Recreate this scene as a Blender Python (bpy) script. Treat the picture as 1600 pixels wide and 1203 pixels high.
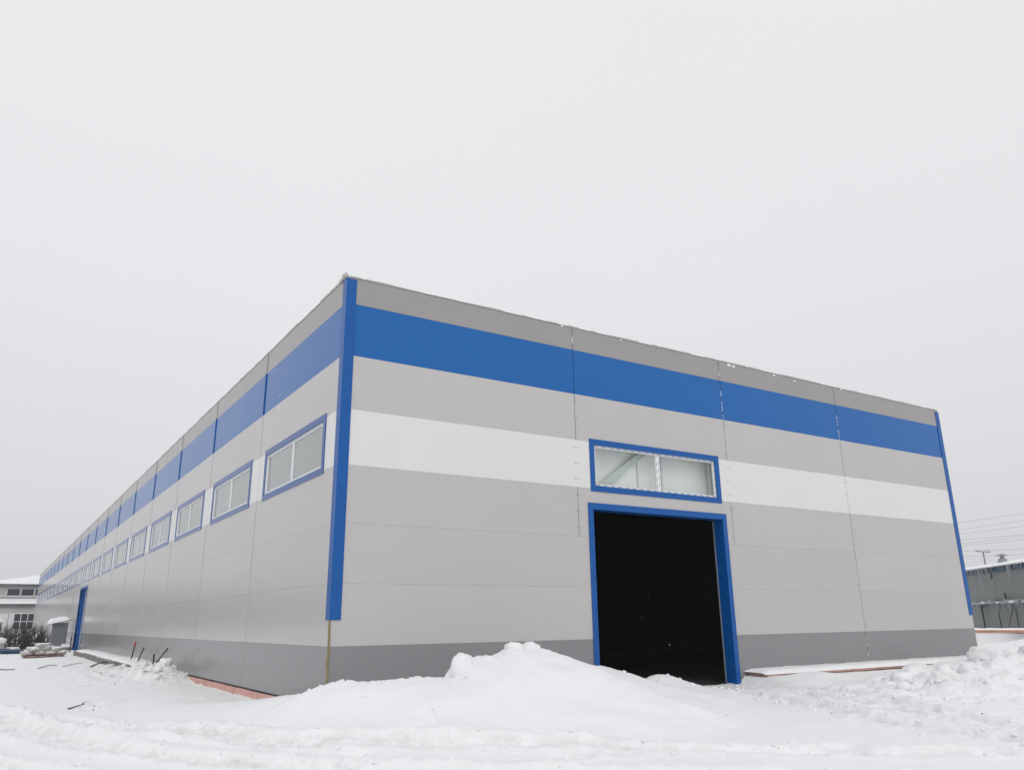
import bpy, bmesh, math, random
import numpy as np
from mathutils import Vector, Matrix, noise as mnoise

for o in list(bpy.data.objects):
    bpy.data.objects.remove(o)
sc = bpy.context.scene
COL = sc.collection
random.seed(7)

# ---------------------------------------------------------------- camera
CAM = (-5.6835, -15.5178, 1.3119)
cam = bpy.data.cameras.new('camera')
cam.sensor_fit = 'HORIZONTAL'
cam.sensor_width = 36.0
cam.lens = 36.0 * 1228.455 / 1600.0
cam.clip_start = 0.05
cam.clip_end = 6000.0
cam_o = bpy.data.objects.new('camera', cam)
COL.objects.link(cam_o)
RIGHT = (0.842205, -0.539023, -0.012069)
UP = (-0.145168, -0.248264, 0.957753)
FWD = (0.519247, 0.804872, 0.287338)
cam_o.matrix_world = Matrix(((RIGHT[0], UP[0], -FWD[0], CAM[0]),
                             (RIGHT[1], UP[1], -FWD[1], CAM[1]),
                             (RIGHT[2], UP[2], -FWD[2], CAM[2]),
                             (0, 0, 0, 1)))
sc.camera = cam_o

# ---------------------------------------------------------------- sky, sun, exposure
SUN_EL, SUN_AZ = math.radians(48), math.radians(205)      # azimuth from +Y towards +X
w = bpy.data.worlds.new('World')
sc.world = w
w.use_nodes = True
nt = w.node_tree
nt.nodes.clear()
out = nt.nodes.new('ShaderNodeOutputWorld')
bg = nt.nodes.new('ShaderNodeBackground')
bg.inputs['Strength'].default_value = 1.09
sky = nt.nodes.new('ShaderNodeTexSky')
sky.sky_type = 'NISHITA'
sky.sun_disc = False
sky.sun_elevation = SUN_EL
sky.sun_rotation = SUN_AZ
sky.dust_density = 6.0
sky.air_density = 1.5
skys = nt.nodes.new('ShaderNodeVectorMath')
skys.operation = 'SCALE'
skys.inputs['Scale'].default_value = 0.10
tc = nt.nodes.new('ShaderNodeTexCoord')
sep = nt.nodes.new('ShaderNodeSeparateXYZ')
ramp = nt.nodes.new('ShaderNodeValToRGB')                 # cloud deck: duller towards the horizon
e = ramp.color_ramp.elements
e[0].position = 0.0
e[0].color = (0.66, 0.665, 0.69, 1)
e[1].position = 1.0
e[1].color = (0.80, 0.81, 0.82, 1)
for p, c in ((0.07, (0.665, 0.67, 0.695, 1)), (0.2, (0.71, 0.715, 0.735, 1)), (0.38, (0.765, 0.77, 0.785, 1)), (0.6, (0.795, 0.80, 0.81, 1))):
    k = e.new(p)
    k.color = c
cn = nt.nodes.new('ShaderNodeTexNoise')
cn.inputs['Scale'].default_value = 1.3
cn.inputs['Detail'].default_value = 3.0
cmr = nt.nodes.new('ShaderNodeMapRange')
cmr.inputs['To Min'].default_value = 0.965
cmr.inputs['To Max'].default_value = 1.03
csc = nt.nodes.new('ShaderNodeVectorMath')
csc.operation = 'SCALE'
mx = nt.nodes.new('ShaderNodeMix')
mx.data_type = 'RGBA'
mx.inputs['Factor'].default_value = 0.94
L = nt.links.new
L(tc.outputs['Generated'], sep.inputs[0])
L(sep.outputs['Z'], ramp.inputs[0])
L(tc.outputs['Generated'], cn.inputs['Vector'])
L(cn.outputs['Fac'], cmr.inputs['Value'])
L(ramp.outputs[0], csc.inputs[0])
L(cmr.outputs[0], csc.inputs['Scale'])
L(sky.outputs[0], skys.inputs[0])
L(skys.outputs[0], mx.inputs['A'])
L(csc.outputs[0], mx.inputs['B'])
L(mx.outputs['Result'], bg.inputs['Color'])
L(bg.outputs[0], out.inputs[0])

sun = bpy.data.lights.new('sun', 'SUN')
sun.energy = 0.6
sun.angle = math.radians(30)
sun.color = (1.0, 0.985, 0.96)
sun_o = bpy.data.objects.new('sun', sun)
COL.objects.link(sun_o)
sd = Vector((math.sin(SUN_AZ) * math.cos(SUN_EL), math.cos(SUN_AZ) * math.cos(SUN_EL), math.sin(SUN_EL)))
sun_o.rotation_euler = sd.to_track_quat('Z', 'Y').to_euler()
sun_o.location = (0, -20, 40)

vs = sc.view_settings
vs.view_transform = 'Standard'
vs.look = 'None'
vs.gamma = 1.0
vs.exposure = 0.0
vs.use_curve_mapping = False

# ---------------------------------------------------------------- materials
MATS = {}


def mat(name, col, rough=0.5, spec=0.5, metal=0.0, var=0.0, vscale=1.0, bump=0.0, bscale=10.0, rvar=0.0,
        objvar=0.0, stretch=None, trans=0.0, bdist=0.02, bdet=4, ior=1.5):
    m = bpy.data.materials.new(name)
    m.use_nodes = True
    t = m.node_tree
    b = t.nodes['Principled BSDF']
    b.inputs['Base Color'].default_value = (*col, 1)
    b.inputs['Roughness'].default_value = rough
    b.inputs['Specular IOR Level'].default_value = spec
    b.inputs['Metallic'].default_value = metal
    b.inputs['IOR'].default_value = ior
    b.inputs['Transmission Weight'].default_value = trans
    g = t.nodes.new('ShaderNodeNewGeometry')
    vec = g.outputs['Position']
    if stretch:
        mp = t.nodes.new('ShaderNodeMapping')
        mp.inputs['Scale'].default_value = stretch
        t.links.new(vec, mp.inputs['Vector'])
        vec = mp.outputs[0]
    last = None
    if var or objvar:
        n = t.nodes.new('ShaderNodeTexNoise')
        n.inputs['Scale'].default_value = vscale
        n.inputs['Detail'].default_value = 5
        t.links.new(vec, n.inputs['Vector'])
        r = t.nodes.new('ShaderNodeMapRange')
        r.inputs['From Min'].default_value = 0.3
        r.inputs['From Max'].default_value = 0.7
        r.inputs['To Min'].default_value = 1 - var
        r.inputs['To Max'].default_value = 1 + var
        t.links.new(n.outputs['Fac'], r.inputs['Value'])
        val = r.outputs[0]
        if objvar:
            oi = t.nodes.new('ShaderNodeObjectInfo')
            r2 = t.nodes.new('ShaderNodeMapRange')
            r2.inputs['To Min'].default_value = 1 - objvar
            r2.inputs['To Max'].default_value = 1 + objvar
            t.links.new(oi.outputs['Random'], r2.inputs['Value'])
            mm = t.nodes.new('ShaderNodeMath')
            mm.operation = 'MULTIPLY'
            t.links.new(val, mm.inputs[0])
            t.links.new(r2.outputs[0], mm.inputs[1])
            val = mm.outputs[0]
        s = t.nodes.new('ShaderNodeVectorMath')
        s.operation = 'SCALE'
        s.inputs[0].default_value = col
        t.links.new(val, s.inputs['Scale'])
        last = s.outputs[0]
        t.links.new(last, b.inputs['Base Color'])
    if rvar:
        n3 = t.nodes.new('ShaderNodeTexNoise')
        n3.inputs['Scale'].default_value = 0.6
        n3.inputs['Detail'].default_value = 6
        t.links.new(g.outputs['Position'], n3.inputs['Vector'])
        r3 = t.nodes.new('ShaderNodeMapRange')
        r3.inputs['To Min'].default_value = rough - rvar
        r3.inputs['To Max'].default_value = rough + rvar
        t.links.new(n3.outputs['Fac'], r3.inputs['Value'])
        t.links.new(r3.outputs[0], b.inputs['Roughness'])
    if bump:
        n2 = t.nodes.new('ShaderNodeTexNoise')
        n2.inputs['Scale'].default_value = bscale
        n2.inputs['Detail'].default_value = bdet
        t.links.new(g.outputs['Position'], n2.inputs['Vector'])
        bp = t.nodes.new('ShaderNodeBump')
        bp.inputs['Strength'].default_value = bump
        bp.inputs['Distance'].default_value = bdist
        t.links.new(n2.outputs['Fac'], bp.inputs['Height'])
        t.links.new(bp.outputs[0], b.inputs['Normal'])
    MATS[name] = m
    return m


def panelmat(name, col):
    return mat(name, col, rough=0.20, spec=0.5, var=0.016, vscale=0.35, objvar=0.014, bump=0.06, bscale=0.55, rvar=0.03, bdist=0.03, bdet=0, ior=1.45)


panelmat('panel_light', (0.528, 0.510, 0.508))
panelmat('panel_white', (0.75, 0.745, 0.74))
panelmat('panel_blue', (0.0, 0.116, 0.40))
panelmat('panel_dark', (0.265, 0.26, 0.272))
panelmat('panel_top', (0.335, 0.322, 0.32))
mat('trim_blue', (0.0, 0.092, 0.355), ior=1.42, rough=0.3, var=0.04, vscale=2)
mat('trim_blue_pale', (0.012, 0.08, 0.30), rough=0.16, var=0.04, vscale=2)
mat('pvc_white', (0.80, 0.81, 0.82), rough=0.35)
mat('pane_pale', (0.365, 0.39, 0.382), rough=0.03, spec=0.55, objvar=0.05, var=0.05, vscale=0.35, bump=0.05, bscale=0.4)
mat('film_pale', (0.925, 0.935, 0.93), rough=0.8, var=0.05, vscale=1.5)
mat('steel_primer', (0.30, 0.32, 0.32), rough=0.6)
mat('galv_pale', (0.58, 0.62, 0.61), rough=0.6)
mat('screw_grey', (0.16, 0.16, 0.16), rough=0.5)
mat('print_grey', (0.25, 0.25, 0.28), rough=0.6)
mat('dark_frame', (0.03, 0.03, 0.032), rough=0.9)
mat('blocker_black', (0.006, 0.006, 0.007), rough=0.95, spec=0.1)  # near-black for the added shell behind the gate, standing in for indoor shade
mat('floor_dark', (0.045, 0.052, 0.06), rough=0.8, spec=0.2, var=0.3, vscale=2)
mat('foam_yellow', (0.26, 0.215, 0.115), rough=0.9, var=0.2, vscale=12, bump=0.5, bscale=30)
mat('foam_pink', (0.64, 0.38, 0.33), rough=0.85, var=0.12, vscale=4, bump=0.3, bscale=30, objvar=0.05)
mat('foam_orange', (0.50, 0.24, 0.15), rough=0.85, var=0.15, vscale=5, bump=0.3, bscale=30)
mat('concrete', (0.20, 0.195, 0.18), rough=0.9, var=0.25, vscale=3, bump=0.5, bscale=20)
mat('rust_dark', (0.035, 0.03, 0.03), rough=0.8)
mat('red_paint', (0.42, 0.03, 0.05), rough=0.5)
mat('wood_dark', (0.075, 0.06, 0.05), rough=0.9, var=0.3, vscale=20, bump=0.5, bscale=40)
mat('pallet_wood', (0.25, 0.13, 0.11), rough=0.9, var=0.25, vscale=12)
mat('sack', (0.47, 0.45, 0.43), rough=0.85, var=0.12, vscale=6, bump=0.4, bscale=14)
mat('tarp_blue', (0.028, 0.06, 0.12), rough=0.5, var=0.3, vscale=3, bump=0.6, bscale=6)
mat('bark', (0.06, 0.055, 0.055), rough=0.9, var=0.3, vscale=8)
mat('cabinet_grey', (0.155, 0.165, 0.185), rough=0.5, var=0.05, vscale=2)
mat('far_wall', (0.40, 0.41, 0.405), rough=0.8, var=0.06, vscale=0.4, objvar=0.02)
mat('far_frame', (0.62, 0.63, 0.64), rough=0.6)
mat('far_glass', (0.025, 0.03, 0.04), rough=0.08, spec=0.6)
mat('far_glass_pale', (0.38, 0.40, 0.38), rough=0.3)
mat('far_fascia', (0.12, 0.12, 0.125), rough=0.8, var=0.35, vscale=1.5)
mat('near_wall', (0.19, 0.20, 0.197), rough=0.6, var=0.08, vscale=0.35, objvar=0.05)
mat('fascia_blue', (0.022, 0.06, 0.115), rough=0.5, var=0.3, vscale=1.2)
mat('ice', (0.50, 0.54, 0.56), rough=0.18, spec=0.6, trans=0.35, var=0.1, vscale=6)
mat('pole_grey', (0.20, 0.195, 0.19), rough=0.9)
mat('wire', (0.16, 0.16, 0.165), rough=0.7)
mat('galvanised', (0.28, 0.29, 0.30), rough=0.5, var=0.15, vscale=5)
mat('scrap', (0.55, 0.53, 0.50), rough=0.8, var=0.15, vscale=14)
mat('soil', (0.17, 0.16, 0.15), rough=0.95, var=0.3, vscale=15)

# snow: its own tree, with a real dirt mask carried by the ground mesh
SNOW = bpy.data.materials.new('snow')
SNOW.use_nodes = True
t = SNOW.node_tree
b = t.nodes['Principled BSDF']
b.inputs['Roughness'].default_value = 0.62
b.inputs['Specular IOR Level'].default_value = 0.25
g = t.nodes.new('ShaderNodeNewGeometry')
at = t.nodes.new('ShaderNodeAttribute')
at.attribute_name = 'dirt'
n1 = t.nodes.new('ShaderNodeTexNoise')
n1.inputs['Scale'].default_value = 3.0
n1.inputs['Detail'].default_value = 8
n1.inputs['Roughness'].default_value = 0.7
t.links.new(g.outputs['Position'], n1.inputs['Vector'])
r1 = t.nodes.new('ShaderNodeMapRange')
r1.inputs['From Min'].default_value = 0.42
r1.inputs['From Max'].default_value = 0.72
t.links.new(n1.outputs['Fac'], r1.inputs['Value'])
mm = t.nodes.new('ShaderNodeMath')
mm.operation = 'MULTIPLY'
mm.use_clamp = True
t.links.new(at.outputs['Fac'], mm.inputs[0])
t.links.new(r1.outputs[0], mm.inputs[1])
cm = t.nodes.new('ShaderNodeMix')
cm.data_type = 'RGBA'
cm.inputs['A'].default_value = (0.865, 0.875, 0.89, 1)
cm.inputs['B'].default_value = (0.50, 0.485, 0.46, 1)
t.links.new(mm.outputs[0], cm.inputs['Factor'])
t.links.new(cm.outputs['Result'], b.inputs['Base Color'])
n2 = t.nodes.new('ShaderNodeTexNoise')
n2.inputs['Scale'].default_value = 7.0
n2.inputs['Detail'].default_value = 9
n2.inputs['Roughness'].default_value = 0.68
t.links.new(g.outputs['Position'], n2.inputs['Vector'])
bp = t.nodes.new('ShaderNodeBump')
bp.inputs['Strength'].default_value = 0.30
bp.inputs['Distance'].default_value = 0.05
t.links.new(n2.outputs['Fac'], bp.inputs['Height'])
t.links.new(bp.outputs[0], b.inputs['Normal'])
MATS['snow'] = SNOW

# front window glass: clear, with its own reflection, so the pale film and brace behind it show
GL = bpy.data.materials.new('window_glass')
GL.use_nodes = True
t = GL.node_tree
t.nodes.clear()
o_ = t.nodes.new('ShaderNodeOutputMaterial')
gs = t.nodes.new('ShaderNodeBsdfGlossy')
gs.inputs['Roughness'].default_value = 0.02
tr = t.nodes.new('ShaderNodeBsdfTransparent')
tr.inputs['Color'].default_value = (0.968, 0.985, 0.977, 1)
fr = t.nodes.new('ShaderNodeFresnel')
fr.inputs['IOR'].default_value = 1.65
ms = t.nodes.new('ShaderNodeMixShader')
gb = t.nodes.new('ShaderNodeNewGeometry')
fm = t.nodes.new('ShaderNodeMath')
fm.operation = 'MULTIPLY_ADD'
fm.inputs[1].default_value = -1.0
fm.inputs[2].default_value = 1.0
t.links.new(gb.outputs['Backfacing'], fm.inputs[0])
fk = t.nodes.new('ShaderNodeMath')
fk.operation = 'MULTIPLY'
t.links.new(fr.outputs[0], fk.inputs[0])
t.links.new(fm.outputs[0], fk.inputs[1])
t.links.new(fk.outputs[0], ms.inputs[0])
t.links.new(tr.outputs[0], ms.inputs[1])
t.links.new(gs.outputs[0], ms.inputs[2])
t.links.new(ms.outputs[0], o_.inputs[0])
MATS['glass'] = GL

# ---------------------------------------------------------------- object helpers
WL = {}          # world location of every object's origin (no rotations on parents)


def link(name, me, m, parent=None, loc=(0, 0, 0), rot=None):
    o = bpy.data.objects.new(name, me)
    COL.objects.link(o)
    if me is not None and m is not None and not me.materials:
        me.materials.append(MATS[m] if isinstance(m, str) else m)
    WL[o.name] = Vector(loc)
    if parent is not None:
        o.parent = parent
        o.location = Vector(loc) - WL[parent.name]
    else:
        o.location = loc
    if rot:
        o.rotation_euler = rot
    return o


def mesh(name, v, f, smooth=False):
    me = bpy.data.meshes.new(name)
    me.from_pydata([tuple(p) for p in v], [], f)
    me.update()
    if smooth:
        me.polygons.foreach_set('use_smooth', [True] * len(me.polygons))
    return me


def tag(o, label=None, cat=None, group=None, kind=None):
    if label:
        o['label'] = label
    if cat:
        o['category'] = cat
    if group:
        o['group'] = group
    if kind:
        o['kind'] = kind
    return o


def thing(name, loc, label, cat, group=None):
    o = link(name, None, None, None, loc)
    o.empty_display_size = 0.3
    return tag(o, label, cat, group)


BF = [(0, 3, 2, 1), (4, 5, 6, 7), (0, 1, 5, 4), (1, 2, 6, 5), (2, 3, 7, 6), (3, 0, 4, 7)]


def boxv(lo, hi):
    (x0, y0, z0), (x1, y1, z1) = lo, hi
    return [(x0, y0, z0), (x1, y0, z0), (x1, y1, z0), (x0, y1, z0), (x0, y0, z1), (x1, y0, z1), (x1, y1, z1), (x0, y1, z1)]


class MB:
    def __init__(self):
        self.v, self.f = [], []

    def add(self, v, f):
        k = len(self.v)
        self.v += [tuple(p) for p in v]
        self.f += [tuple(i + k for i in q) for q in f]
        return self

    def box(self, lo, hi):
        return self.add(boxv(lo, hi), BF)

    def tube(self, pts, rad, n=6, cap=True):
        pts = [Vector(p) for p in pts]
        rings = []
        k0 = len(self.v)
        up = Vector((0.123, 0.2, 0.97))
        for i, p in enumerate(pts):
            d = (pts[min(i + 1, len(pts) - 1)] - pts[max(i - 1, 0)]).normalized()
            a = d.cross(up)
            if a.length < 1e-3:
                a = d.cross(Vector((1, 0, 0)))
            a.normalize()
            c = d.cross(a)
            r = rad[i] if isinstance(rad, (list, tuple)) else rad
            for k in range(n):
                th = 2 * math.pi * k / n
                self.v.append(tuple(p + a * math.cos(th) * r + c * math.sin(th) * r))
        for i in range(len(pts) - 1):
            for k in range(n):
                k2 = (k + 1) % n
                self.f.append((k0 + i * n + k, k0 + i * n + k2, k0 + (i + 1) * n + k2, k0 + (i + 1) * n + k))
        if cap:
            self.f.append(tuple(k0 + k for k in range(n))[::-1])
            self.f.append(tuple(k0 + (len(pts) - 1) * n + k for k in range(n)))
        return self

    def ring(self, axis, u0, u1, z0, z1, wd, d0, d1):
        """rectangular frame of four mitre-free bars; axis 'x': in plane y, d0..d1 depth in y; axis 'y': in plane x"""
        rects = [(u0, u0 + wd, z0, z1), (u1 - wd, u1, z0, z1), (u0 + wd, u1 - wd, z0, z0 + wd), (u0 + wd, u1 - wd, z1 - wd, z1)]
        for a, c, e_, h in rects:
            if axis == 'x':
                self.box((a, d0, e_), (c, d1, h))
            else:
                self.box((d0, a, e_), (d1, c, h))
        return self

    def build(self, name, m, parent=None, smooth=False, loc=None):
        if loc is None:
            a = np.array(self.v)
            c = (a.min(0) + a.max(0)) / 2
            loc = (c[0], c[1], a[:, 2].min())
        v = [(p[0] - loc[0], p[1] - loc[1], p[2] - loc[2]) for p in self.v]
        return link(name, mesh(name, v, self.f, smooth), m, parent, loc)


def box(name, lo, hi, m, parent=None):
    return MB().box(lo, hi).build(name, m, parent)


SH = {}


def sbox(name, lo, hi, m, parent):
    """box sharing mesh data with every other box of the same size, colour and name"""
    s = tuple(round(hi[i] - lo[i], 4) for i in range(3))
    key = (name, s, m)
    if key not in SH:
        SH[key] = mesh(name, boxv((-s[0] / 2, -s[1] / 2, 0), (s[0] / 2, s[1] / 2, s[2])), BF)
    return link(name, SH[key], m, parent, ((lo[0] + hi[0]) / 2, (lo[1] + hi[1]) / 2, lo[2]))


def lump(name, loc, size, m='snow', parent=None, seed=0, amp=0.25, sub=3, flat=0.0, freq=1.6, rotz=0.0):
    bm = bmesh.new()
    bmesh.ops.create_icosphere(bm, subdivisions=sub, radius=1.0)
    off = Vector((seed * 3.17, seed * 1.31, seed * 7.7))
    for v in bm.verts:
        p = v.co.copy()
        k = 1 + amp * mnoise.fractal(p * freq + off, 0.9, 2.1, 4)
        # slightly boxy clods rather than balls
        q = Vector([math.copysign(abs(c) ** 0.8, c) for c in p]) * k
        if flat and q.z < -flat:
            q.z = -flat
        v.co = Vector((q.x * size[0], q.y * size[1], q.z * size[2]))
    me = bpy.data.meshes.new(name)
    bm.to_mesh(me)
    bm.free()
    me.polygons.foreach_set('use_smooth', [True] * len(me.polygons))
    return link(name, me, m, parent, loc, (0, 0, rotz))


def cap_snow(name, x0, x1, y0, y1, z, th, parent=None, seed=0, nx=28, ny=14, over=0.03, slope=(0, 0)):
    """a soft layer of snow lying on a flat top, rounded over its edges"""
    V, F = [], []
    for j in range(ny + 1):
        for i in range(nx + 1):
            u, v = i / nx * 2 - 1, j / ny * 2 - 1
            r = (1 - abs(u) ** 6) ** 0.5 * (1 - abs(v) ** 4) ** 0.5
            x = (x0 + x1) / 2 + u * ((x1 - x0) / 2 + over)
            y = (y0 + y1) / 2 + v * ((y1 - y0) / 2 + over)
            nn = 1 + 0.35 * mnoise.fractal(Vector((x * 1.1 + seed, y * 1.1, seed)), 0.8, 2, 4)
            V.append((x, y, z + slope[0] * (x - x0) + slope[1] * (y - y0) + th * r * nn - 0.015))
    for j in range(ny):
        for i in range(nx):
            a = j * (nx + 1) + i
            F.append((a, a + 1, a + nx + 2, a + nx + 1))
    mb = MB()
    n0 = len(V)
    base = [(p[0], p[1], z + slope[0] * (p[0] - x0) + slope[1] * (p[1] - y0) - 0.012) for p in V]
    mb.v = V + base
    mb.f = F + [tuple(i + n0 for i in q[::-1]) for q in F]
    return mb.build(name, 'snow', parent, smooth=True)


# ---------------------------------------------------------------- snow ground (one sheet to the horizon)
rng = np.random.RandomState(3)
PERM = rng.permutation(512)
GR = rng.uniform(0, 2 * np.pi, 512)


def perlin(x, y):
    xi, yi = np.floor(x).astype(int), np.floor(y).astype(int)
    xf, yf = x - xi, y - yi

    def gdot(ix, iy, dx, dy):
        h = GR[PERM[(PERM[ix & 511] + iy) & 511]]
        return np.cos(h) * dx + np.sin(h) * dy
    u, v = xf ** 3 * (xf * (xf * 6 - 15) + 10), yf ** 3 * (yf * (yf * 6 - 15) + 10)
    a = gdot(xi, yi, xf, yf) * (1 - u) + gdot(xi + 1, yi, xf - 1, yf) * u
    b_ = gdot(xi, yi + 1, xf, yf - 1) * (1 - u) + gdot(xi + 1, yi + 1, xf - 1, yf - 1) * u
    return (a * (1 - v) + b_ * v) * 1.4


def fbm(x, y, o=4, g_=0.5, l=2.03):
    s, a = 0, 1.0
    for i in range(o):
        s = s + a * perlin(x * l ** i + 17.3 * i, y * l ** i - 9.1 * i)
        a *= g_
    return s


def sst(a, b_, x):
    q = np.clip((x - a) / (b_ - a), 0, 1)
    return q * q * (3 - 2 * q)


CREST = [(-0.9, 3.6, -0.42), (-0.62, 2.2, -0.24), (-0.45, 1.32, -0.09), (-0.70, -0.61, 0.08), (-0.40, -1.0, 0.19), (-0.34, -1.3, 0.30), (-0.01, -1.6, 0.33),
         (0.89, -1.8, 0.355), (1.54, -2.0, 0.35), (1.74, -2.0, 0.60), (2.17, -2.0, 0.66), (2.53, -2.0, 0.71), (2.89, -2.0, 0.84),
         (3.49, -2.0, 0.82), (3.81, -1.9, 0.67), (4.72, -1.7, 0.48), (5.47, -1.5, 0.36), (5.8, -1.4, 0.20), (6.32, -1.2, 0.09),
         (6.96, -1.1, -0.06), (7.35, -1.1, -0.02), (7.8, -1.1, -0.04), (8.24, -0.95, -0.22), (8.92, -0.6, -0.36)]


_c = np.array(CREST)
_i = np.arange(len(_c))
_s = np.array([np.sum(_c[:, 2] * np.exp(-((_c[:, 0] - p[0]) / 0.75) ** 2)) / np.sum(np.exp(-((_c[:, 0] - p[0]) / 0.75) ** 2)) for p in _c])
CREST_S = [(p[0], p[1], float(q)) for p, q in zip(CREST, _s)]


def polyd(x, y, pts):
    """distance to a polyline, interpolated third value, and side (+1 on the right of travel)"""
    best = np.full(x.shape, 1e9)
    val = np.zeros(x.shape)
    side = np.zeros(x.shape)
    for (p, q) in zip(pts[:-1], pts[1:]):
        dx, dy = q[0] - p[0], q[1] - p[1]
        l2 = dx * dx + dy * dy
        t_ = np.clip(((x - p[0]) * dx + (y - p[1]) * dy) / l2, 0, 1)
        ex, ey = x - (p[0] + t_ * dx), y - (p[1] + t_ * dy)
        d = np.hypot(ex, ey)
        m_ = d < best
        best = np.where(m_, d, best)
        if len(p) > 2:
            val = np.where(m_, p[2] + t_ * (q[2] - p[2]), val)
        side = np.where(m_, np.sign(ex * dy - ey * dx), side)
    return best, val, side


RUTS = [([(9.7, 1.0), (9.2, -0.8), (8.4, -3.6), (7.4, -6.4), (6.4, -9.5), (5.0, -14)], 0.30, 0.075),
        ([(10.9, 1.0), (11.0, -0.6), (10.4, -3.5), (8.9, -6.35), (7.7, -8.9), (6.4, -13)], 0.30, 0.075),
        ([(9.0, -0.6), (9.4, -3.4), (8.2, -6.6), (7.0, -9.8)], 0.25, 0.045),
        ([(-5.6, 6), (-5.2, 2.4), (-4.7, 0.9), (-4.1, -1.8), (-3.1, -3.7), (-1.6, -5.9), (0.4, -8.0), (3, -10.4)], 0.42, 0.12),
        ([(-4.4, 3), (-3.4, -0.6), (-1.8, -3.5), (-0.05, -5.0), (1.3, -6.1), (3.2, -7.8), (5.2, -9.6)], 0.30, 0.08),
        ([(-7.5, 2.4), (-6.1, -1.2), (-4.6, -4.4), (-2.8, -6.6), (-0.5, -9.2)], 0.35, 0.07)]
DENTS = [(-3.27, 5.62, .25, .07), (-3.55, 4.2, .22, .06), (-3.2, 6.5, .2, .05), (-1.8, -5.1, .16, .08), (-1.5, -5.35, .13, .06), (-2.1, -4.9, .2, .05),
         (0.9, -6.6, .3, .06), (1.5, -6.9, .25, .06), (-1.3, -4.75, .25, .05), (4.2, -8.2, .3, .06), (12.4, -4.6, .35, .12), (15.2, -3.9, .4, .16),
         (16.4, -4.4, .3, .1), (13.3, -5.4, .35, .12), (14.6, -6.2, .3, .1)]


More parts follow.
